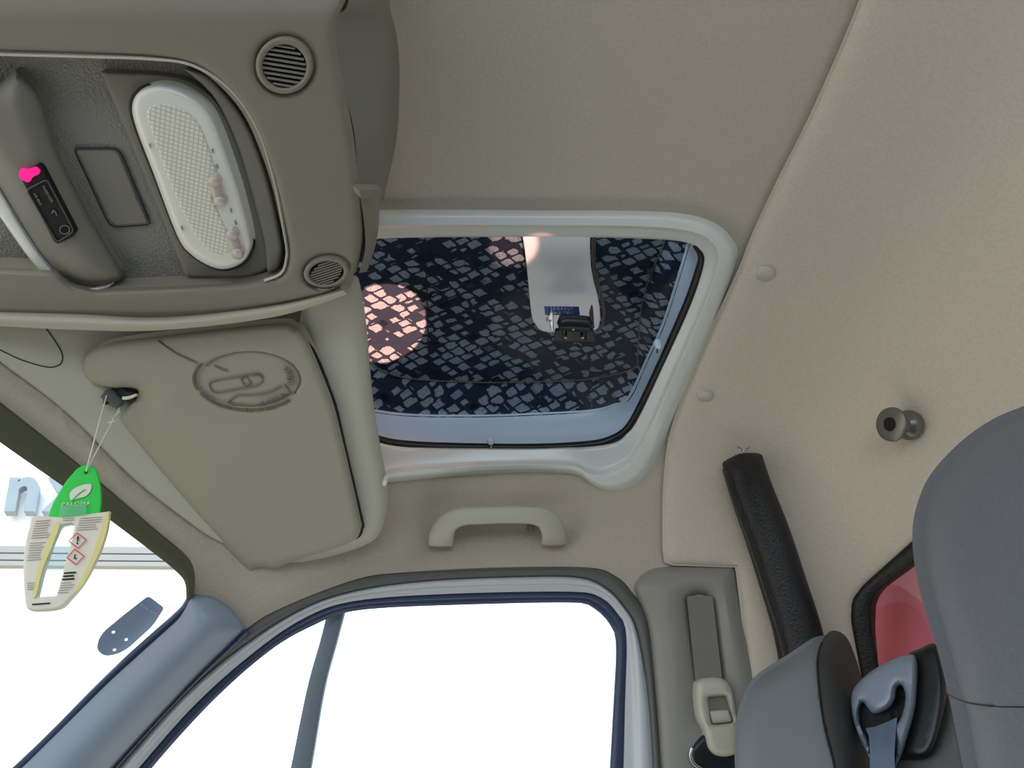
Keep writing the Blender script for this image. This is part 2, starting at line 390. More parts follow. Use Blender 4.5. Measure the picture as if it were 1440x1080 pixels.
C2 = cat([(115,1175),(195,1080),(275,990),(360,915),(430,868),(500,845),(633,835),(800,832),(843,839),(868,862),(881,893),(879,1000),(875,1175)], 8)
C3 = cat([(140,1175),(213,1080),(300,985),(380,915),(440,880),(500,859),(633,851),(800,847),(834,854),(858,877),(867,907),(863,1000),(853,1175)], 8)
WS = [(22,1080),(150,953),(250,862),(265,838),(262,814),(249,800),(120,702),(0,618),(-110,540)]
crease = cat([(-110,420),(0,513),(97,583),(187,680),(272,745),(300,775)], 6)
def ext(c, k=210):
    a = c[0]-c[1]; b = c[-1]-c[-2]; return np.vstack([c[0]+a/np.hypot(*a)*k*1.15, c, c[-1]+b/np.hypot(*b)*k])
C0, C1, C2, C3 = ext(C0), ext(C1), ext(C2), ext(C3)
def sgn_side(Q, L):                           # + below/left of a curve running left to right
    d = dist(Q, L, False); n = np.array([np.argmin(np.hypot(*(L-q).T)) for q in Q]); n = np.clip(n, 1, len(L)-2)
    t = L[n+1]-L[n-1]; v = Q-L[n]; return d*np.sign(t[:,0]*v[:,1]-t[:,1]*v[:,0])
def sm(x): x = np.clip(x, 0, 1); return x*x*(3-2*x)
def liner_h(Q, d):
    s = sgn_side(Q, crease); m = (Q[:,0] < 330)
    h = np.where(m, .012*sm((s+4)/16)*(1-sm((Q[:,0]-250)/80)), 0)
    # pressed hollow around the grab handle
    q = np.maximum(np.abs(Q[:,0]-700)/118, np.abs(Q[:,1]-748)/52)
    h = h - .012*(1-sm((q-.75)/.4))
    # padded roll above the door opening
    return h
outer = [(-110,-420),(1960,-420),(1960,1385)] + [tuple(p) for p in C0[::-1]] + [(-240,1290)] + WS
rearwin_out = rp([(1300,748),(1215,824),(1199,845),(1198,872),(1212,950),(1222,1000),(1440,1000),(1440,700),(1360,700)], 8)
o = patch('ceiling', outer, shell, M['liner'], h=liner_h, holes=[rp([tuple(p) for p in (O_H-[720,490])*[.95,.93]+[720,490]][::4], 4), rearwin_out], step=15, back=.01, closed_back=False)
struct(o)
# roof behind and beside the camera, driver's side wall with its window opening
def slab(name, x0, x1, y0, y1, z0, z1, m, parent=None):
    V = [(x, y, z) for x in (x0, x1) for y in (y0, y1) for z in (z0, z1)]
    return mesh_obj(name, V, [(0,1,3,2),(4,6,7,5),(0,4,5,1),(2,3,7,6),(0,2,6,4),(1,5,7,3)], m, parent, smooth=False)
struct(slab('ceiling', -.75, .75, -.95, .10, .765, .78, M['liner']))
struct(slab('wall_left', -.75, .80, -1.0, -.96, .24, .78, M['liner']))
struct(slab('wall_driver_side', -1.3, .80, -1.0, -.96, -1.1, -.22, M['plastic_d']))
struct(slab('wall_door_side', -1.3, .80, 1.02, 1.06, -1.1, -.18, M['plastic_d']))
struct(slab('floor', -1.3, .80, -1.0, 1.06, -1.14, -1.10, M['head_d']))
db_ = slab('dashboard', -1.35, -.78, -.96, 1.02, -1.1, -.34, M['plastic_d']); struct(db_)
struct(slab('wall_rear', .80, .82, -1.0, 1.06, -1.14, .62, M['liner2']))
# rear liner panel, lying over the headliner
R_OUT = [tuple(p) for p in cat([(1245,-110),(1214,0),(1150,150),(1095,260),(1062,330),(1040,385),(1000,470),(962,560),(942,620),(934,690),(933,770)], 5)] + [(936,790),(950,794),(1036,797),(1062,1000),(1085,1180),(1110,1385),(1960,1385),(1960,-420),(1372,-420)]
o = patch('wall_liner', R_OUT, Off(shell, .015), M['liner2'], holes=[rearwin_out], step=16, bev=.009, bw=30, back=.0, closed_back=False); struct(o)
o.name = 'wall_right'
# windscreen header band (olive frit) and dark edge along the pillar
struct(ribbon('trim_1', cat([(-110,482),(0,569),(120,664),(215,745),(262,785),(273,812),(272,840)], 6), cat([(-110,541),(0,622),(120,706),(215,777),(247,803),(260,819),(262,842)], 6), Off(shell, .020), M['band'], lambda t: .002*math.sin(math.pi*t)))
struct(ribbon('trim_2', cat([(-200,1290),(40,1080),(162,955),(258,866),(272,838)], 5), cat([(-222,1290),(18,1080),(150,950),(250,860),(264,838)], 5), Off(shell, .014), M['seal_b'], lambda t: .002*math.sin(math.pi*t)))
win = patch('window_1', [(22,1080),(150,953),(250,862),(265,838),(262,814),(249,800),(120,702),(0,618),(-300,400),(-700,700),(-500,1250),(-60,1165)], Off(Plane(FRONT[0], FRONT[1]), -.012), M['glass'], step=60, back=.003); struct(win)
# door opening: rubber seal, painted frame, dark gasket, glass
struct(ribbon('trim_3', C0, C1, shell, M['seal'], lambda t: .012*math.sin(math.pi*t)**.6-.003, n=150))
struct(ribbon('trim_4', C1, C2, Off(shell, -.006), M['frame'], lambda t: .004+.006*math.sin(math.pi*min(1, t*1.6))-.006*t, n=150))
struct(ribbon('trim_5', C2, C3, Off(shell, -.012), M['seal_b'], lambda t: .004*math.sin(math.pi*t), n=150))
gl = patch('window_2', [tuple(p) for p in (C3-[560,1000])*1.015+[560,1000]], Off(Plane(SIDE[0], SIDE[1]), -.03), M['glass'], step=60, back=.003); struct(gl)
sweep('window_divider', [(474,858),(462,905),(445,968),(424,1080),(405,1175)], [12,11.5,12,14,15], .008, Off(Plane(SIDE[0], SIDE[1]), -.02), M['divider'], gl, e=6, n=20)
# A-pillar trim
AP = rp([(267,836),(300,840),(326,856),(345,886),(275,955),(160,1080),(95,1160),(-30,1310),(-215,1290),(22,1084),(150,958),(250,868)], [6,10,14,6,20,20,4,4,4,20,20,8])
def ap_h(Q, d): return .022*np.sin(np.clip(d/50, 0, 1)*math.pi/2)
o = patch('trim_6', AP, Off(shell, .014), M['pillar'], h=ap_h, step=10, bev=.004, bw=6, back=.0, closed_back=False); struct(o)
struct(ribbon('trim_7', cat([(345,886),(275,955),(160,1080),(95,1160),(-30,1310)], 6), cat([(349,892),(258,978),(165,1080),(85,1175),(-35,1330)], 6), Off(shell, .012), M['seal_b'], lambda t: .006*math.sin(math.pi*t)))
# B-pillar trim with slotted belt adjuster
BP = rp([(887,826),(897,808),(916,797),(943,794),(1030,794),(1036,800),(1047,868),(1066,945),(1120,1385),(946,1385),(920,1000),(908,872)], [10,16,16,4,8,8,30,30,4,4,30,30])
slot = rp([(969,843),(980,838),(993,840),(998,850),(1012,955),(1020,1010),(988,1010),(985,955),(972,870)], 9)
bp = patch('trim_8', BP, Off(shell, .016), M['pillar'], holes=[slot], step=10, bev=.022, bw=34, back=.0, closed_back=False,
  ray=True); struct(bp)
bp.data.materials.clear(); bp.data.materials.append(M['bpost'])
patch('slot_floor', rp([(966,838),(1002,838),(1022,1012),(984,1012)], 5), Off(shell, .013), M['plastic_d'], bp, step=14, back=.004)
gd = patch('belt_guide', cat([(979,969),(982,958),(994,953),(1012,953),(1024,961),(1031,979),(1036,1015),(1038,1050),(1030,1062),(1009,1063),(997,1053),(993,1038),(990,1024),(984,1013),(980,991)], 4, True), Off(shell, .036), M['plastic_l'], None, holes=[rp([(995,981),(1021,979),(1031,1016),(1001,1019)], 4)], step=6, bev=.012, bw=10, back=.02)
tag(gd, 'beige plastic seat belt height slider on the door pillar', 'belt slider')
patch('release_button', rp([(997,1000),(1024,998),(1030,1015),(1002,1018)], 4), Off(shell, .032), M['plastic_l'], gd, step=6, bev=.004, bw=5, back=.01)
patch('recess_plate', rp([(992,978),(1024,976),(1034,1019),(998,1022)], 3), Off(shell, .024), M['plastic_d'], gd, step=8, back=.004)
bb = patch('belt_anchor', cat([(972,1064),(974,1050),(990,1033),(1005,1040),(1040,1050),(1050,1100),(1000,1100),(980,1085)], 4, True), Off(shell, .022), M['black'], None, step=8, bev=.006, bw=6, back=.01)
tag(bb, 'black belt buckle loop below the beige slider on the door pillar', 'belt anchor')
tube('anchor_rim', Off(shell, .028)(cat([(973,1052),(971,1062),(976,1074),(990,1084)], 5)), .0022, M['chrome'], bb)
# rear window: rubber gasket, glass, red load beyond
rearb = Plane(REAR[0], REAR[1])
rw_in = rp([(1300,778),(1232,833),(1224,852),(1227,890),(1236,940),(1244,985),(1425,985),(1425,722),(1365,722)], 10)
rw_o2 = rp([(1300,744),(1212,822),(1197,843),(1195,872),(1210,950),(1220,1004),(1445,1004),(1445,696),(1358,696)], 10)
gk = patch('rear_gasket', rw_o2, Off(shell, .012), M['leather'], holes=[rw_in], step=12, bev=.008, bw=10, back=.03); gk.name = 'trim_9'; struct(gk)
struct(patch('window_3', (rw_in-[1320,860])*1.04+[1320,860], Off(shell, -.012), M['glass'], step=40, back=.003))
rd = patch('load_panel', [(1120,600),(1650,560),(1650,1200),(1120,1200)], Plane(REAR[0], REAR[1]+.16), M['red'], step=8, back=.01, h=lambda Q, d: .005*np.sin((Q[:,0]+.1*Q[:,1])/13.0))
tag(rd, 'red ribbed load panel seen through the rear window', 'panel')

# ================================================================== HATCH
hb = Off(shell, .0)
hatch = empty('roof_hatch', (760, 480), shell, 'grey framed roof hatch opening in the beige headliner', 'hatch')
def hp(t, th):                                # ridge sits nearer the outer edge along the lower side
    r = .56 - .24*sm((th-.75)/.5)*sm((2.9-th)/.5)
    q = t/r
    up = -.002+.018*np.sin(np.clip(q/.55, 0, 1)*math.pi/2)+.003*np.clip((q-.5)/.5, 0, 1)
    v = np.clip((t-r)/(1-r), 0, 1); dn = .019-.014*sm(v/.22)-.012*v-.014*sm((v-.9)/.1)
    return np.where(t < r, up, dn)
def match(A, B, n=160):                      # equal count, paired by angle about a centre
    c = np.array([745, 485.0]); th = np.linspace(-math.pi, math.pi, n, endpoint=False); out = []
    for X in (A, B):
        X = res(X, 900, True); a = np.arctan2((X[:,1]-c[1])/190, (X[:,0]-c[0])/260); i = np.argsort(a); a = a[i]; Y = X[i]
        out.append(np.stack([np.interp(th, a, Y[:,k], period=2*math.pi) for k in (0, 1)], 1))
    return out
def ring(name, A, B, base, m, prof, parent, mm=14, n=220):
    A, B = match(A, B, n); th_ = np.linspace(-math.pi, math.pi, n, endpoint=False); V = []; ts = np.linspace(0, 1, mm)
    for t in ts: P = A*(1-t)+B*t; V.append(lift_(base(P), nrm(base, P), prof(t, th_)))
    V = np.array(V); Fc = []
    for j in range(mm-1):
        for i in range(n): Fc.append((j*n+i, j*n+(i+1)%n, (j+1)*n+(i+1)%n, (j+1)*n+i))
    V = V.reshape(-1,3); f0 = Fc[len(Fc)//2]; nn = np.cross(V[f0[1]]-V[f0[0]], V[f0[2]]-V[f0[0]])
    if nn@V[f0[0]] > 0: Fc = [tuple(reversed(f)) for f in Fc]
    return mesh_obj(name, V, Fc, m, parent, 60)
ring('surround', O_H, I_H, hb, M['hatch'], hp, hatch, mm=24)
F_H = cat([(500,322),(765,322),(900,322),(972,322),(965,346),(932,451),(908,504),(883,557),(863,568),(830,576),(765,580),(684,583),(582,582),(521,574),(490,560),(470,480),(480,380)], 6, True)
ring('lid_frame', (I_H-[745,485])*1.01+[745,485], F_H, hb, M['lid'], lambda t, th: -.02-.06*t-.006*math.sin(math.pi*t)+0*th, hatch)
sweep('rubber_gasket', [(978,346),(986,358),(985,374),(969,420),(948,470),(925,522),(897,580),(880,606),(855,620),(825,625),(765,628),(684,628),(582,626),(532,618),(500,600)], [4,5,6,5.5,6,6,6,6,6,5,4.5,4.5,6,6,6], .006, Off(shell, -.018), M['black'], hatch, n=120, k=10)
for q, (x, y) in enumerate([(690,620),(925,484)]):
    b = Off(shell, -.012)([(x,y)])[0]; nn = nrm(shell, [(x,y)])[0]
    lathe('drain_clip', [(.0001,.006),(.003,.006),(.005,.003),(.005,-.004)], b, nn, M['lid'], hatch, 14)
    tube('clip_pin', Off(shell, -.008)(np.array([(x,y+1),(x-1 if q else x+1,y+12)], float)), .0012, M['black'] if q else M['chrome'], hatch)
struct(slab('roof_skin', -.45, .35, .30, .95, .99, 1.0, M['dark'])); bpy.data.objects['roof_skin'].name = 'trim_10'
# patterned padded cover above the hatch
fb = Off(shell, -.10)
cov = empty('padded_cover', (720, 450), fb, 'dark blue-grey patterned fabric cover with padded edges above the roof hatch', 'cover')
Sb = cat([(470,470),(500,490),(517,504),(537,521),(582,533),(684,538),(806,535),(863,527),(893,517),(930,500)], 6)
Sr = cat([(940,310),(934,343),(912,394),(901,440),(897,488),(897,520)], 6)
patch('centre_panel', rp([(460,310),(990,310),(930,470),(915,560),(600,560),(460,540)], 10), fb, M['uphol'], cov, step=18, back=.01, h=lambda Q, d: -.004+0*d)
ribbon('edge_bolster', Sb, cat([(470,560),(500,580),(521,590),(582,597),(684,598),(806,593),(870,583),(910,560),(940,540)], 6), fb, M['uphol'], lambda t: -.004+.02*math.sin(math.pi*(.05+.6*t)), cov, back=.008)
ribbon('edge_bolster', Sr, cat([(1000,305),(985,343),(960,394),(945,440),(930,500),(915,535)], 6), fb, M['uphol'], lambda t: -.004+.024*math.sin(math.pi*(.05+.6*t)), cov, back=.008)
sweep('piping', Sb[4:-2], 1.0, .0012, fb, M['seal'], cov, lift=.001, n=60, k=6)
sweep('piping', Sr[2:-1], 1.0, .0012, fb, M['seal'], cov, lift=.001, n=40, k=6)
sweep('panel_seam', [(598,335),(600,400),(602,470),(603,528)], .9, .0008, fb, M['slot'], cov, lift=-.003, n=30, k=6)
patch('pull_loop', rp([(912,380),(920,374),(918,392),(914,398)], 2), Off(fb, .008), M['black'], cov, step=5, back=.003)
wb = Off(fb, .006)
wp = patch('white_panel', [tuple(p) for p in cat([(726,310),(735,334),(741,378),(747,439),(753,456),(765,466),(800,468),(836,464),(843,455),(844,440),(841,418),(835,395),(831,372),(830,336),(834,310)], 5, False)], wb, M['white'], None, step=12, bev=.001, bw=2, back=.004)
tag(wp, 'glossy white rounded strip lying over the patterned cover', 'panel')
M['brown'] = mat('brown_edging', (92,66,64), .5)
sweep('dark_edging', [(833,330),(834,372),(839,397),(846,422),(849,442),(847,456),(840,465)], 1.8, .002, wb, M['brown'], wp, lift=-.001, n=40, k=8)
sweep('pale_edging', [(836,330),(837,372),(842,397),(848.5,422),(851,442)], 1.0, .0014, wb, M['seal'], wp, lift=-.001, n=40, k=8)
# glass pane of the lid, hinge on it
gb = Off(shell, -.04)
patch('glass_pane', (F_H-[745,485])*[1.03,1.04]+[745,485], gb, M['hglass'], hatch, step=60, back=.003)
hg = empty('hinge', (808, 470), Off(gb, .004), 'black metal hinge block with three screws fixed to the hatch glass', 'hinge')
patch('base_plate', rp([(781,464),(789,463),(834,463),(838,482),(779,481)], 2), Off(gb, .005), M['black'], hg, step=6, bev=.001, bw=2, back=.003)
sweep('barrel', [(787,454),(794,454),(812,455),(826,456),(829,457)], [10,12,12.5,12,9], .010, Off(gb, .016), M['black'], hg, n=24, k=20, smooth=False)
sweep('mounting_foot', [(808,455),(808,476)], 17, .006, Off(gb, .008), M['black'], hg, n=6, k=12, e=5, smooth=False)
patch('ear_plate', rp([(829,445),(832,435),(834,434),(836,462),(831,462)], 2), Off(gb, .02), M['black'], hg, step=5, bev=.001, bw=2, back=.008)
patch('ear_plate', rp([(771,446),(775,434),(778,440),(779,470),(775,466)], 2), Off(gb, .02), M['chrome'], hg, step=5, bev=.001, bw=2, back=.006)
sweep('pin', [(803,434),(804,444)], 1.5, .0012, Off(gb, .02), M['black'], hg, n=4, k=8, smooth=False)
for x, y in [(806,461),(795,473),(819,473)]:
    b = Off(gb, .022)([(x,y)])[0]; nn = nrm(shell, [(x,y)])[0]; lathe('screw', [(.0001,.004),(.0016,.0036),(.0024,.002),(.0028,-.008)], b, nn, M['chrome'], hg, 12)
sweep('side_screw', [(769,449),(775,450)], 3, .003, Off(gb, .018), M['chrome'], hg, n=4, k=8, smooth=False)
lb = patch('maker_label', [(765,431),(814,431.5),(815.5,443),(766.5,443)], Off(gb, .0015), M['plate'], None, step=10, back=.0008)
tag(lb, 'small blue and white mirror-written label beside the black hinge', 'label')
M['lblw'] = mat('label_white', (190,205,240), .5)
text('lettering', 'SUNROOF', (789.5,434.5), (-5.2,0), (0,-5.5), Off(gb, .0022), M['lblw'], lb, th=.0003, spacing=1.5)
text('lettering', 'SAFETY GLASS', (791,440), (-4.4,0), (0,-4.8), Off(gb, .0022), M['lblw'], lb, th=.0003, spacing=1.1)

# ================================================================== GRAB HANDLE
gh = empty('grab_handle', (700, 745), shell, 'beige plastic grab handle on the liner above the door window', 'handle')
hs = Off(shell, -.010)
sweep('grip', [(620,765),(622,750),(631,735),(648,727),(675,725),(735,724),(762,728),(774,738),(779,752),(779,763)], [17.5,17,14,12,11.5,11.5,13,15.5,17,17.5], [.006,.009,.010,.010,.010,.010,.010,.010,.009,.006], hs, M['plastic_l'], gh, lift=[.012,.022,.034,.042,.046,.046,.042,.034,.022,.012], n=70, k=18, e=2.6)
for x in (620, 779): patch('end_mount', ell(x, 760, 14, 9, 0, 20), Off(hs, .006), M['plastic_l'], gh, step=6, bev=.003, bw=4, back=.012)
lathe('pivot_pin', [(.0001,.004),(.004,.003),(.005,-.02)], Off(hs, .018)([(748,741)])[0], nrm(shell, [(748,741)])[0], M['plastic_d'], gh, 14)
# screw caps, coat peg, leather tube
for x, y, rx, ry, lab in [(1077,385,13,9,'beige round screw cap beside the upper hatch corner'),(992,557,11.5,7,'beige round screw cap beside the lower hatch corner')]:
    o = patch('screw_cap', ell(x, y, rx, ry, 0, 26), Off(shell, .020), M['plastic_l'], None, step=4, bev=.004, bw=rx*.6, back=.003)
    tag(o, lab, 'screw cap', 'screw caps on the rear liner')
kb = Off(shell, .015)([(1279,598)])[0]; v = kb/np.linalg.norm(kb); up = np.array([0,-sP,cP]); X = np.array([1.0,0,0])
ax = -.60*v - .8*X + .04*up; kc = kb - v*.004
pg = empty('coat_peg', None, kb, 'grey metal spool-shaped coat peg on the rear liner', 'peg')
lathe('stem', [(.0165,.002),(.0165,.005),(.0145,.008),(.0105,.012),(.0095,.020),(.0095,.030)], kc, ax, M['knob'], pg)
lathe('rim', [(.0165,.028),(.019,.0285),(.020,.030),(.0195,.0325),(.017,.034),(.008,.0345),(.0075,.032),(.0001,.026)], kc, ax, M['knob'], pg)
lathe('socket', [(.0001,.0352),(.0072,.0350),(.0078,.033)], kc, ax, M['slot'], pg)
lathe('base_flange', [(.0001,-.002),(.0175,-.002),(.0175,.003),(.0165,.005)], kc, ax, M['knob'], pg)
bt = empty('roll_bar', (1090,770), shell, 'black leather-wrapped bar on the rear liner beside the pillar', 'bar')
TP = [(1044,648),(1056,690),(1079,752),(1101,820),(1121,885),(1134,950),(1140,990)]
sweep('leather_sleeve', TP, [28,30,31.5,32,33,34,34], .027, Off(shell, .03), M['leather'], bt, n=70, k=28)
sweep('stitching', [(x-27+i*.5, y+12) for i, (x, y) in enumerate(TP)], 1.6, .0015, Off(shell, .05), M['head_d'], bt, n=60, k=6)
for (x, y) in [(1047,631),(1137,894)]:
    C = [Off(shell, .052+.002*math.sin(t*3))([(x+math.cos(t)*7+t*.6-4, y+math.sin(t*1.7)*3)])[0] for t in np.linspace(0, 9, 30)]
    tube('zip_pull' if y < 700 else 'zip_end', C, .0008, M['chrome'], bt, 6)

# ================================================================== OVERHEAD CONSOLE
CZ = Plane((0,0,1), .62)
con = empty('overhead_console', (300, 250), CZ, 'grey-beige plastic overhead console with lamp and vents above the sun visor', 'console')
c_out = rp([(-110,-110),(492,-110),(490,0),(476,22),(473,60),(497,180),(508,268),(513,335),(502,385),(470,411),(350,440),(200,463),(100,463),(-110,446)], [2,2,10,14,20,40,20,24,24,40,80,80,40,2])
R = rp([(-110,72),(100,78),(220,83),(280,94),(340,150),(378,240),(403,352),(398,384),(345,398),(180,405),(130,407),(100,398),(80,380),(0,376),(-110,376)], [2,40,50,40,50,60,18,12,30,20,8,10,10,10,2])
patch('console_body', c_out, CZ, M['plastic'], con, holes=[R, ell(400,92,36,36,0,40), ell(459,383,28,18,-.12,36)], step=11, bev=.016, bw=14, back=.03, closed_back=False,
      h=lambda Q, d: -.02*sm((Q[:,1]-405)/60)-.012*sm((30-Q[:,1])/60))
patch('recess_floor', rp([(-110,66),(230,72),(300,90),(360,150),(395,240),(415,355),(405,395),(180,412),(-110,412)], 10), Plane((0,0,1), .648), M['tex'], con, step=20, back=.004)
patch('lamp_panel', rp([(142,101),(222,104),(268,112),(306,140),(340,210),(366,300),(384,356),(378,380),(345,390),(262,389)], [2,40,30,40,60,60,14,12,10,2]), Plane((0,0,1), .640), M['plastic_d'], con, step=10, bev=.003, bw=5, back=.006, holes=[])
patch('inner_rim', rp([(258,96),(292,104),(345,165),(380,260),(398,352),(392,378),(376,384),(372,340),(335,203),(302,133)], [6,20,40,50,16,8,6,30,40,30]), Plane((0,0,1), .634), M['plastic_d'], con, step=8, bev=.004, bw=6, back=.01)
patch('card_pocket', rp([(107,212),(165,212),(208,314),(158,317)], [5,10,5,10]), Plane((0,0,1), .644), M['plastic_d'], con, step=10, bev=.0015, bw=3, back=.003)
sweep('pocket_groove', rp([(103,208),(168,208),(213,316),(155,320)], [6,12,6,12]), .8, .0006, Plane((0,0,1), .6465), M['dark'], con, n=60, k=6, closed=True, smooth=False)
POD = cat([(-110,110),(0,112),(14,104),(24,95),(52,130),(76,208),(112,282),(150,350),(176,390),(168,400),(145,402),(112,405),(86,393),(55,358),(25,312),(0,270),(-60,170),(-110,120)], 5, True)
def pod_h(Q, d): return .014*np.sin(np.clip(d/40, 0, 1)*math.pi/2)
PB = Plane((0,0,1), .638)
pod = patch('switch_pod', rp([(-110,100),(0,118),(14,104),(24,95),(54,130),(78,208),(114,282),(152,350),(178,392),(148,402),(112,406),(86,394),(55,359),(25,313),(0,271),(-110,90)], 14), PB, M['plastic_d'], con, step=8, bev=.006, bw=8, back=.012, h=pod_h)
patch('pod_edge_highlight', cat([(-60,180),(0,268),(25,311),(55,357),(86,392),(112,404),(145,403),(160,398),(140,411),(105,413),(80,402),(45,368),(14,325),(0,305),(-60,220)], 4, True), Plane((0,0,1), .634), M['lens'], con, step=8, bev=.004, bw=5, back=.012)  # pale rim, windscreen light put into its colour
patch('dark_storage_opening', rp([(-110,200),(0,268),(60,360),(95,385),(95,410),(-110,410)], 6), Plane((0,0,1), .655), M['cavity'], con, step=20, back=.004)
db = Off(PB, .0165)
dsp = patch('display', rp([(27,246),(54,230),(60,236),(107,326),(103,333),(81,343),(76,340)], 4), db, M['slot'], con, step=8, bev=.001, bw=2, back=.004)
sweep('display_frame', rp([(37,267),(66,252),(104,325),(80,341)], 5), .9, .0007, Off(db, .001), M['seal'], dsp, n=60, k=6, closed=True, smooth=False)
patch('indicator_light', cat([(27,243),(31,237),(40,238),(50,235),(56,240),(54,245),(46,249),(42,255),(37,256),(28,250)], 3, True), Off(db, .0015), M['pink'], dsp, step=4, back=.001)
text('lettering', 'PASSENGER', (67,273), (.50*5.2,.87*5.2), (.87*4.6,-.50*4.6), Off(db, .0012), M['txt'], dsp, th=.0003)
text('lettering', 'AIR BAG', (53,280), (.50*5.2,.87*5.2), (.87*4.6,-.50*4.6), Off(db, .0012), M['txt'], dsp, th=.0003)
sweep('symbol_ring', ell(91,323,7,6,0,20), .6, .0004, Off(db, .0012), M['txt'], dsp, n=30, k=6, closed=True, smooth=False)
sweep('symbol_seat', [(80,303),(76,296),(73,300)], .8, .0004, Off(db, .0012), M['txt'], dsp, n=12, k=6)
ribbon('lower_lip_highlight', cat([(-110,434),(0,436),(110,440),(233,446),(389,426),(478,404)], 6), cat([(-110,456),(0,459),(110,464),(233,464),(389,445),(488,414)], 6), Off(CZ, -.012), M['plastic_l'], lambda t: -.004+.012*math.sin(math.pi*t), con, n=60, back=.012)  # paler than the body: stands in for light along the rolled edge
sweep('recess_lip_highlight', [(-60,75),(100,79),(215,83),(272,92),(325,126),(362,180),(385,250),(402,340),(403,362),(396,384),(372,394)], 1.9, .0022, Off(CZ, -.003), M['plastic_l'], con, n=90, k=8)  # pale bead that paints the highlight round the recess
# courtesy lamp
LB = Plane((0,0,1), .636)
LP = cat([(186,147),(197,128),(222,121),(249,126),(277,142),(297,163),(313,200),(336,267),(352,331),(352,352),(341,369),(319,378),(297,375),(269,358),(249,331),(216,244),(191,178)], 4, True)
c0 = LP.mean(0)
lampo = empty('courtesy_lamp', (270, 250), LB, 'milky oval courtesy lamp with two rocker switches in the console', 'lamp')
patch('bezel', (LP-c0)*[1.05,1.022]+c0, Off(LB, .001), M['dark'], lampo, step=10, bev=.001, bw=3, back=.006)
patch('lamp_shell', LP, Off(LB, .010), M['lens'], lampo, step=8, bev=.006, bw=10, back=.008)
patch('diffuser', cat([(206,157),(222,145),(244,148),(268,160),(284,180),(297,215),(308,250),(300,275),(318,320),(328,345),(318,358),(300,356),(285,345),(266,318),(240,262),(214,190)], 4, True), Off(LB, .0108), M['lensgrid'], lampo, step=8, bev=.002, bw=4, back=.003)
for pts in ([(301,256),(309,284)], [(326,331),(334,357)]):
    sw = sweep('rocker_switch', pts, 8, .003, Off(LB, .0112), M['button'], lampo, n=8, k=12, smooth=False)
    for p in pts: patch('button_dome', ell(p[0], p[1], 9, 8, .4, 20), Off(LB, .0165), M['button'], lampo, step=3, bev=.0045, bw=7, back=.002)
for x, y in [(211,205),(256,321),(299,212),(305,234),(325,296),(331,313)]:
    text('marking', 'OFF' if x in (305,331) else 'ON', (x,y), (.3*4,.95*4), (.95*4,-.3*4), Off(LB, .0112), M['slot'], lampo, th=.0002)
# vents
for cx, cy, rx, ry, rot, lab in [(400,92,40.5,40,0,'round slatted speaker vent, the larger one at the console upper corner'),(459,383,32,21,-.12,'small oval slatted vent at the console lower corner')]:
    vt = empty('air_vent', (cx, cy), CZ, lab, 'vent', 'slatted vents in the overhead console')
    O1, I1 = ell(cx,cy,rx,ry,rot,40), ell(cx,cy+ry*.03,rx*.76,ry*.76,rot,40)
    patch('outer_ring', O1, Off(CZ, .003), M['plastic'], vt, holes=[I1], step=5, bev=.003, bw=rx*.11, back=.006)
    patch('grille_back', ell(cx,cy,rx*.8,ry*.8,rot,30), Off(CZ, -.007), M['slot'], vt, step=8, back=.003)
    for k in range(9):
        t = (k-4)/4.6; a = .16 if rx > 35 else -.45
        L = math.sqrt(1-t*t)*.78; ca, sa = math.cos(a), math.sin(a)
        p = lambda s: (cx+rx*(s*ca) - rx*.78*t*sa*(.0), cy+ry*(.78*t)+rx*s*sa*(ry/rx if rx < 35 else 1))
        sweep('slat', [p(-L), p(L)], 1.5 if rx > 35 else 1.1, .0025, Off(CZ, -.001), M['plastic_d'], vt, n=4, k=8, e=4, smooth=False)
# console flank up to the headliner
def ruled(name, A, B, m, parent, bulge=.0, n=50, k=8):
    A, B = res(A, n), res(B, n); V = []
    for j in range(k):
        t = j/(k-1); q = A*(1-t)+B*t; q = q + np.array([bulge,0,-bulge*.6])*math.sin(math.pi*t); V.append(q)
    V = np.array(V).reshape(-1,3); Fc = [(j*n+i, j*n+i+1, (j+1)*n+i+1, (j+1)*n+i) for j in range(k-1) for i in range(n-1)]
    return mesh_obj(name, V, orient(V, Fc), m, parent, 50)
A1 = cat([(492,-110),(490,0),(476,22),(473,60),(480,110),(497,180),(506,268)], 6); B1 = cat([(545,-110),(547,0),(558,50),(562,110),(557,200),(540,262),(536,280)], 6)
ruled('console_side', Plane((0,0,1), .632)(A1), Off(shell, .001)(B1), M['plastic_d'], con, .012)
A2 = cat([(490,60),(497,110),(505,200),(508,266)], 6); B2 = cat([(484,60),(491,110),(500,200),(504,266)], 6)
A2 = cat([(504,266),(510,300),(514,345),(505,384)], 6); B2 = cat([(537,268),(534,290),(528,330),(512,372)], 6)
ruled('side_block', Plane((0,0,1), .626)(A2), Plane((0,0,1), .70)(B2), M['plastic'], con, .006)
patch('block_cap', rp([(504,266),(538,266),(536,278),(507,280)], 4), P3((506,268,.60),(538,268,.68),(520,278,.655)), M['plastic'], con, step=6, bev=.002, bw=3, back=.004)

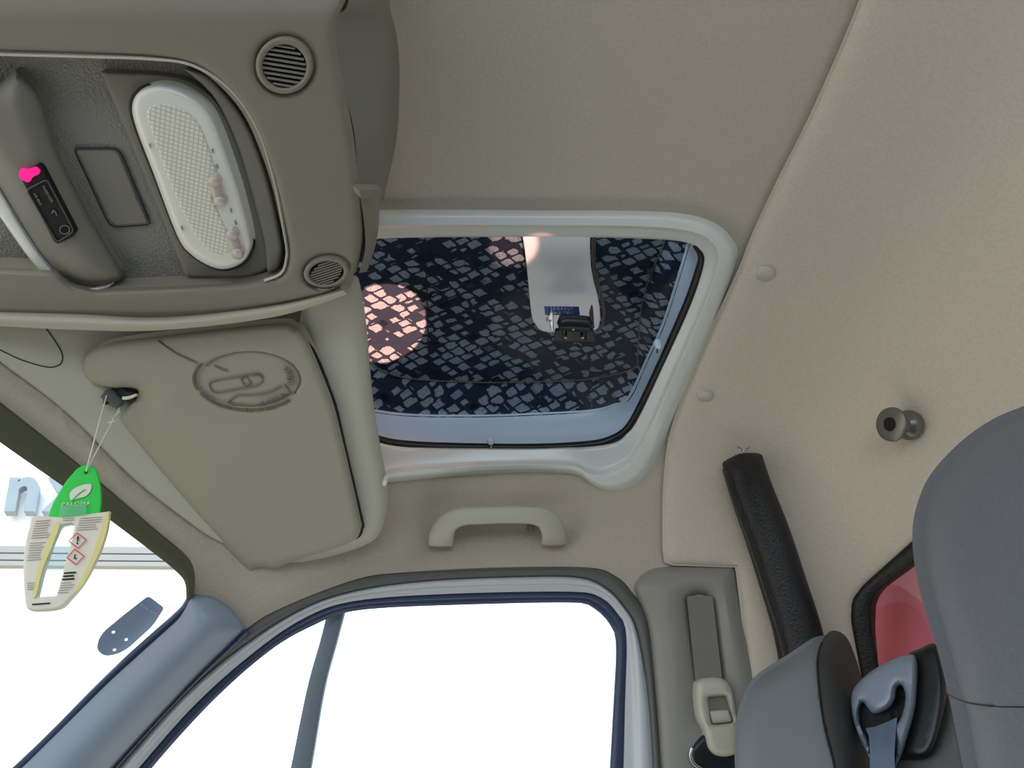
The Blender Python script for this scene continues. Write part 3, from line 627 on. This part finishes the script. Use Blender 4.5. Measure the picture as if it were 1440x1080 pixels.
# ================================================================== VISOR SURROUND AND VISOR
VB = P3((120,500,.835),(430,460,.81),(430,780,.945))
sur = patch('visor_surround', rp([(430,405),(503,385),(514,440),(524,560),(535,630),(545,676),(546,715),(534,756),(505,771),(440,790),(395,800),(380,770),(395,600)], [4,10,30,40,40,12,20,24,30,30,4,30,30]), Off(VB, -.004), M['plastic_l'], None, step=9, bev=.03, bw=24, back=.06, ray=True)
tag(sur, 'pale olive plastic shelf edge running beside the sun visor to the hatch', 'trim')
patch('screw_plug', ell(541,679,3.5,5,.2,16), Off(VB, -.004), M['lens'], sur, step=3, bev=.003, bw=3, back=.006)
hd = patch('header_trim', rp([(-110,440),(100,458),(440,420),(450,470),(400,700),(360,780),(300,760),(187,676),(97,580),(0,509),(-110,418)], [2,30,4,10,30,20,30,60,60,30,2]), Off(shell, .010), M['plastic_l'], None, step=14, bev=.004, bw=6, back=.0, closed_back=False)
hd.name = 'trim_11'; struct(hd)
sweep('cover_seam', [(-20,482),(0,492),(30,506),(65,516),(82,514),(88,505),(84,490),(62,458)], .8, .0007, Off(shell, .0102), M['dark'], hd, n=60, k=6)
VO = cat([(117,513),(128,494),(163,481),(272,467),(389,455),(412,460),(428,474),(463,556),(480,618),(505,727),(507,744),(498,760),(459,775),(412,789),(389,799),(369,797),(358,799),(342,796),(249,690),(176,600),(170,586),(182,568),(194,554),(192,547),(178,545),(155,545),(132,540),(120,528)], 4, True)
vis = empty('sun_visor', (300, 600), VB, 'olive-beige vinyl sun visor embossed with a small van and wide view', 'sun visor')
EC = np.array([351, 533.0])
def vis_h(Q, d):
    r = np.hypot((Q[:,0]-351)/74, (Q[:,1]-534)/40.0)
    rr = np.hypot(Q[:,0]-196, Q[:,1]-562)
    return -.0025*(1-sm((r-.98)/.05)) - .010*np.exp(-(rr/24)**2)
patch('visor_body', VO, Off(VB, .012), M['visor'], vis, step=4.5, bev=.010, bw=11, back=.004, h=vis_h)
patch('visor_gap_shade', cat([(432,478),(468,556),(484,618),(509,727),(511,744),(502,758),(470,760),(440,740),(400,500)], 4, True), Off(VB, .001), M['dark'], vis, step=14, back=.003)  # dark sheet standing in for the shade between visor and surround
VT = Off(VB, .0106); VT2 = Off(VB, .0125)
def arc(a0, a1, rx, ry, n=30, c=(351,534)):
    return [(c[0]+rx*math.cos(math.radians(t)), c[1]-ry*math.sin(math.radians(t))) for t in np.linspace(a0, a1, n)]
M['emb'] = mat('embossed_vinyl', (120,117,102), .6)
sweep('embossed_line', arc(150, -28, 70, 39)+[], 1.0, .0008, VT, M['emb'], vis, n=90, k=6, smooth=False)
sweep('embossed_line', [(301,514),(310,519),(320,522)], 1.0, .0008, VT, M['emb'], vis, n=12, k=6, smooth=False)
sweep('embossed_line', [(351+59*math.cos(math.radians(t))-6, 528-28*math.sin(math.radians(t))) for t in np.linspace(-30,-98,20)]+[(333,556),(319,566)]+[(351+66*math.cos(math.radians(t)), 532-38*math.sin(math.radians(t))) for t in np.linspace(-118,-30,30)]+[(399,541)], .9, .0008, VT, M['emb'], vis, n=110, k=6, smooth=False)
vn = [(293,539),(300,536),(360,525),(367,526),(370,533),(367,539),(358,543),(303,553),(297,549)]
sweep('embossed_van', rp(vn, 3), .9, .0008, VT, M['emb'], vis, n=80, k=6, smooth=False, closed=True)
sweep('embossed_van', rp([(338,532),(347,530),(353,540),(344,543)], 2), .8, .0007, VT, M['emb'], vis, n=40, k=6, smooth=False, closed=True)
sweep('embossed_van', [(355,529),(362,527),(368,531)], .8, .0007, VT, M['emb'], vis, n=14, k=6)
def bend(a0, da, rx, ry, s, c=(351,533), flip=1):
    def f(x, y):
        t = math.radians(a0-x*da); r = 1+flip*y*s; return (c[0]+rx*r*math.cos(t), c[1]-ry*r*math.sin(t))
    return f
text('lettering', 'WIDE', None, None, None, Off(VB, .0118), M['emb'], vis, th=.0010, bend=bend(8, 19, 57, 31, .21), bold=.02)
text('lettering', 'VIEW', None, None, None, Off(VB, .0118), M['emb'], vis, th=.0010, bend=bend(-56, 19, 59, 34, .17), bold=.0)
sweep('seam_line', [(404,554),(415,553),(430,558),(447,561),(459,560)], .8, .0007, VT, M['emb'], vis, n=30, k=6)
# ribbed stitch marks: two short rows of ticks
ticks = []
for t in np.linspace(0, 1, 20): ticks.append(((223+t*52, 480+t*29+3*math.sin(t*3)), (.75, .66)))
for a in np.linspace(150, 200, 18): ticks.append(((351+78*math.cos(math.radians(a)), 533-42*math.sin(math.radians(a))), (1, .1)))
for a in np.linspace(205, 318, 52): ticks.append(((351+75*math.cos(math.radians(a)), 534-43*math.sin(math.radians(a))), (math.cos(math.radians(a)), -math.sin(math.radians(a)))))
V = []; Fc = []
for (c, dr) in ticks:
    c = np.array(c); dr = np.array(dr)/np.hypot(*dr)*2.6; nn = np.array([-dr[1], dr[0]])*.18
    q = np.array([c-dr-nn, c+dr-nn, c+dr+nn, c-dr+nn]); b = VT2(q); N = nrm(VT2, q); k = len(V); V += list(b+N*.0007)+list(b-N*.0008)
    Fc += [(k,k+1,k+2,k+3),(k,k+4,k+5,k+1),(k+1,k+5,k+6,k+2),(k+2,k+6,k+7,k+3),(k+3,k+7,k+4,k)]
st = mesh_obj('stitch_marks', V, Fc, M['emb'], vis, smooth=False); st['kind'] = 'stuff'
# pivot
pv = Off(VB, .0)
sweep('pivot_bracket', [(130,508),(118,520),(113,535),(119,549),(134,558),(148,562)], [7,8,8,8,7,6], .008, Off(VB, -.008), M['plastic_l'], vis, n=30, k=10)
sweep('pivot_rod', [(150,552),(158,560),(170,568)], [9,10,8], .009, Off(VB, .004), M['seal'], vis, n=16, k=12)
sweep('rod_slot', [(147,564),(152,567)], 3, .003, Off(VB, .012), M['slot'], vis, n=5, k=8, smooth=False)
sweep('pivot_arm', [(168,550),(180,556),(190,556)], [10,9,7], .006, Off(VB, -.002), M['dark'], vis, n=12, k=10)
sweep('metal_clip', [(173,560),(182,559),(192,555)], [2.8,2.6,1.8], .002, Off(VB, .006), M['cream'], vis, n=8, k=8)

# ================================================================== AIR FRESHENER TAG
TB = P3((155,560,.83),(70,860,.70),(215,690,.775))
af = empty('air_freshener', (123, 660), TB, 'green and cream hanging air freshener on a white loop below the visor', 'air freshener')
TF = Off(TB, .002)
patch('green_card', rp([(123,653),(135,658),(141,680),(143,700),(140,726),(67,730),(72,712),(90,680),(110,657)], [12,10,16,16,4,4,20,30,16]), TF, M['green'], af, step=6, bev=.0006, bw=2, back=.0015, holes=[ell(121,664,3,3,0,10)])
patch('leaf_print', cat([(128,681),(127,691),(120,698),(109,701),(101,704),(98,699),(99,692),(106,686),(116,682)], 4, True), Off(TF, .0009), M['cream'], af, step=4, back=.0003)
sweep('leaf_vein', [(101,704),(110,695),(120,688)], .8, .0003, Off(TF, .0014), M['green'], af, n=12, k=6)
text('lettering', 'PALOMA', (107,709), (9.4,-.3), (.2,-7.5), Off(TF, .0009), M['cream'], af, th=.0003, spacing=1.15)
lower = cat([(49,726),(90,727),(148,720),(153,721),(150,745),(140,775),(120,815),(100,840),(85,854),(60,858),(41,857),(36,848),(33,810),(35,770),(42,740)], 4, True)
gel_hole = rp([(86,738),(106,735),(101,760),(90,800),(80,838),(52,840),(62,800),(74,765)], [6,8,10,10,4,4,10,10])
LB2 = Off(TB, .004)
patch('cream_holder', lower, LB2, M['tagw'], af, holes=[gel_hole], step=7, bev=.001, bw=2.5, back=.004)
patch('clear_gel', gel_hole, Off(LB2, -.001), M['gel'], af, step=10, back=.002)
patch('yellow_edge', cat([(149,722),(153,722),(150,745),(140,775),(120,815),(106,833),(112,818),(124,795),(134,768),(143,742)], 4, True), Off(LB2, .0012), M['yellow'], af, step=6, back=.0015)
patch('yellow_edge', cat([(76,738),(84,737),(73,768),(60,800),(51,836),(46,838),(52,805),(64,770)], 4, True), Off(LB2, .0010), M['yellow'], af, step=6, back=.001)
patch('clear_tape', [(84,711),(120,709),(122,724),(82,726)], Off(TF, .003), M['gel'], af, step=10, back=.0006)
for c in [(109,760),(106,783)]:
    sweep('hazard_diamond', [(c[0]+12,c[1]-1),(c[0]+1,c[1]+11),(c[0]-12,c[1]+1),(c[0]-1,c[1]-11)], .8, .0003, Off(LB2, .0012), M['pict'], af, n=41, k=6, closed=True, smooth=False)
text('lettering', '!', (109,760), (14,1), (2,-15), Off(LB2, .0010), M['slot'], af, th=.0003, bold=.02)
text('lettering', 'L', (106,783), (9,1), (2,-9), Off(LB2, .0010), M['slot'], af, th=.0003, bold=.02)
def lines(x0, y0, w_, nl, dy, slant, th=.3, dark=False):
    V = []; Fc = []
    for i in range(nl):
        w1 = w_*random.uniform(.7, 1); p = np.array([x0-slant*i, y0+dy*i]); e1 = np.array([w1, -w1*.07]); e2 = np.array([0, th])
        q = np.array([p-e2, p+e1-e2, p+e1+e2, p+e2]); b = Off(LB2, .0007)(q); N = nrm(LB2, q); k = len(V); V += list(b+N*.0004)+list(b-N*.0002)
        Fc += [(k,k+1,k+2,k+3),(k,k+4,k+5,k+1),(k+1,k+5,k+6,k+2),(k+2,k+6,k+7,k+3),(k+3,k+7,k+4,k)]
    o = mesh_obj('fine_print', V, Fc, M['slot'] if dark else M['print'], af, smooth=False); o['kind'] = 'stuff'
lines(50,733,27,8,3.4,.9); lines(42,764,24,8,3.4,.6); lines(112,729,34,6,3.3,1.0); lines(38,820,14,4,3,0); lines(88,729,18,2,3,0)
lines(90,806,20,3,4.5,1.2,.9,True); lines(86,820,20,5,3.4,1.5); lines(45,850,26,1,3,0,.8,True)
A = pv([(150,556)])[0]*.985; B = pv([(168,574)])[0]*.985; Cc = TF([(121,663)])[0]*.997
tube('cord', [A, (A+Cc)/2+[0,0,-.001], Cc], .0007, M['cord'], af, 6); tube('cord', [B, (B*.75+Cc*.25), (B+Cc)/2, Cc], .0007, M['cord'], af, 6)
kp = B*.93+Cc*.07; kp2 = B*.8+Cc*.2
tube('cord_knot', [kp+[0,0,.002], kp+[.003,0,0], kp2+[-.001,0,.001], kp2+[.002,0,-.002], kp2+[-.004,0,-.004]], .0011, M['cord'], af, 6)
# windscreen sticker
SB = Off(Plane(FRONT[0], FRONT[1]), -.008)
sk = patch('windscreen_sticker', rp([(208.5,838),(231,855),(215,880),(180,912),(165,920),(147,923),(136,914),(138,900),(146,888),(175,864)], [5,4,10,14,10,8,8,8,10,10]), SB, M['sticker'], None, step=7, back=.0006, holes=[ell(159.5,889,2.6,1.9,-.4,10), ell(177.5,899.5,2.6,1.9,-.4,10), ell(161,914,2.6,1.9,-.4,10)])
tag(sk, 'grey rounded sticker with mirrored code on the windscreen', 'sticker')
text('lettering', 'FCL 8000', (208.5,857), (-5.6,-3.4), (3.2,-4.6), Off(SB, .0006), M['lblw'], sk, th=.0003, bold=.01)

# ================================================================== SEATS
HF = Fold(VP((1155,960,.71),(1040,1010,.79), .12), VP((1155,960,.71),(1215,960,.76), .12))
hr = empty('outer_headrest', (1120,1080), HF, 'smooth grey headrest of the outer passenger seat beside the door pillar', 'headrest')
front = [tuple(p) for p in cat([(1162,893),(1144,897),(1110,919),(1069,945),(1050,967),(1038,1001),(1033,1042),(1034,1090),(1040,1250),(1052,1400)], 5)]
seam = [tuple(p) for p in cat([(1245,1400),(1196,1200),(1174,1080),(1159,1020),(1151,960),(1150,922),(1159,896)], 5)]
def hr_h(Q, d):
    o = dist(Q, hr_out, True); return -.03*(1-np.sin(np.clip(o/32, 0, 1)*math.pi/2))
hr_out = np.array(front[1:] + [(1052,1600),(1275,1600)] + [tuple(p) for p in cat([(1262,1400),(1232,1200),(1224,1080),(1219,1005),(1211,952),(1197,908),(1185,891),(1170,887)], 5)])
patch('front_cushion', front+seam[:-1], HF, M['head'], hr, step=8, bev=.002, bw=3, back=.02, ray=True, h=hr_h)
sidep = [tuple(p) for p in cat([(1245,1400),(1196,1200),(1174,1080),(1159,1020),(1151,960),(1150,922),(1160,896),(1170,887),(1185,891),(1197,908),(1211,952),(1219,1005),(1224,1080),(1232,1200),(1262,1400)], 5)]
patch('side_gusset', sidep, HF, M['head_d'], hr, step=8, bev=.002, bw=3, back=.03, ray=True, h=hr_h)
sweep('seam_piping', seam[:-2], 1.2, .0015, Off(HF, .001), M['slot'], hr, n=50, k=6, smooth=False)
BG = VP((1205,990,.70),(1325,990,.64), .05)
bg_ = empty('belt_outlet', (1265,1060), BG, 'silver and black shoulder belt outlet between the two seats', 'belt outlet')
patch('outlet_body', cat([(1275,921),(1291,913),(1318,908),(1331,972),(1312,1057),(1274,1068),(1250,1062),(1240,1000),(1255,940)], 5, True), Off(BG, -.006), M['black'], bg_, step=9, bev=.01, bw=12, back=.04, ray=True)
sl = cat([(1210,993),(1214,989),(1219,994),(1227,1003),(1238,1003),(1252,995),(1259,982),(1261,969),(1267,964),(1272,972),(1273,985),(1268,1007),(1258,1024),(1258,1050),(1256,1075),(1226,1075),(1222,1045),(1212,1025),(1208,1006)], 4, True)
patch('silver_cover', cat([(1202,966),(1221,947),(1251,929),(1279,920),(1289,928),(1290,960),(1286,1000),(1275,1040),(1266,1066),(1252,1090),(1236,1095),(1222,1064),(1209,1038),(1200,1012),(1197,984)], 5, True), Off(BG, .006), M['silver'], bg_, step=6, bev=.014, bw=12, back=.02, holes=[sl], ray=True)
patch('slot_floor', cat([(1204,985),(1240,980),(1276,960),(1278,1010),(1262,1052),(1254,1080),(1228,1080),(1218,1050),(1204,1010)], 4, True), Off(BG, -.006), M['slot'], bg_, step=10, back=.004, ray=True)
bl = patch('seat_belt', rp([(1217,1024),(1230,1022),(1250,1014),(1262,1008),(1260,1028),(1258,1060),(1268,1380),(1230,1380),(1223,1060),(1222,1035)], 3), Off(BG, .000), M['belt'], None, step=6, bev=.001, bw=3, back=.002, ray=True, h=lambda Q, d: .0012*np.cos((Q[:,0]-1240)/4.0)+.016*sm((Q[:,1]-1010)/50))
tag(bl, 'blue-grey seat belt webbing coming out of the silver outlet', 'seat belt')
SBk = VP((1285,800,.58),(1440,800,.53), .1)
st = empty('near_seat', (1440,1080), SBk, 'large grey woven fabric seat at the right edge of the photo', 'seat')
top = [tuple(p) for p in cat([(1560,545),(1500,552),(1440,571),(1395,590),(1350,622),(1310,665),(1291,705),(1283,748),(1287,800),(1300,855),(1320,920),(1333,975)], 5)]
sm_ = [tuple(p) for p in cat([(1333,977),(1360,988),(1400,993),(1440,994),(1560,994)], 5)]
def st_h(Q, d):
    o = dist(Q, np.array(top+[(1345,1010),(1375,1180),(1460,1500)]), False); return -.05*(1-np.sin(np.clip(o/70, 0, 1)*math.pi/2))
patch('headrest_cushion', top+sm_[1:], SBk, M['seat'], st, step=13, bev=.0015, bw=3, back=.03, ray=True, h=st_h)
patch('backrest_cushion', [tuple(p) for p in cat([(1334,978),(1360,989),(1400,994),(1440,995),(1560,995)], 5)]+[(1560,1400),(1440,1400),(1375,1180),(1354,1078)], SBk, M['seat'], st, step=13, bev=.0015, bw=3, back=.03, ray=True, h=st_h)
sweep('stitched_seam', [(x, y-.5) for x, y in sm_], 1.2, .0012, Off(SBk, -.003), M['head_d'], st, n=60, k=6, smooth=False)
patch('side_bolster', [(1326,970),(1337,980),(1356,1080),(1378,1190),(1442,1400),(1272,1400),(1258,1054),(1309,1050)], VP((1270,1060,.66),(1345,1060,.63), .1), M['seat'], st, step=10, bev=.004, bw=8, back=.03, ray=True)

# ================================================================== OUTSIDE
# white vehicle body with raised letters and a ledge, standing ahead of the windscreen
def at_x(P, X0):
    d = D(P); return d*(X0/d[:,0])[:,None]
class XP:
    def __init__(s, x): s.x = x
    def __call__(s, P): return at_x(P, s.x)
BX = VP((0,700,3.2),(200,720,3.2), 0)
body = patch('parked_van', [(-500,300),(330,380),(330,1300),(-500,1300)], BX, M['wpaint'], None, step=60, back=.05)
tag(body, 'white high-sided vehicle body seen through the windscreen', 'vehicle')
for i, (y0, y1) in enumerate([(767,776),(778,786),(788,794)]):
    patch('ledge_strip', [(-500,y0-(-500)*0-3),(330,y0+3),(330,y1+3),(-500,y1-3)], Off(BX, .02), M['rail'], body, step=60, back=.02)
text('raised_letter', 'n', (36,695), (96,0), (16,-92), Off(BX, .03), M['letter'], body, th=.03, bold=.035)
text('raised_letter', 'y', (-28,695), (96,0), (16,-92), Off(BX, .03), M['letter'], body, th=.03, bold=.035)
text('raised_letter', 'x', (98,695), (96,0), (16,-92), Off(BX, .03), M['letter'], body, th=.03, bold=.035)
# spot lamps added in mid-cab to draw the orange sun patches on the cover
t1 = fb([(541,455)])[0]+EYE; t2 = fb([(722,345)])[0]+EYE
lamp('sun_patch_spot', 'SPOT', (.25, .12, EYE[2]+.02), t1, 420, (1, .42, .28), spot_size=math.radians(6.0), spot_blend=.02, shadow_soft_size=.002)
lamp('sun_patch_spot_soft', 'SPOT', (.25, .12, EYE[2]+.02), t2, 90, (1, .50, .36), spot_size=math.radians(4), spot_blend=.6, shadow_soft_size=.002)
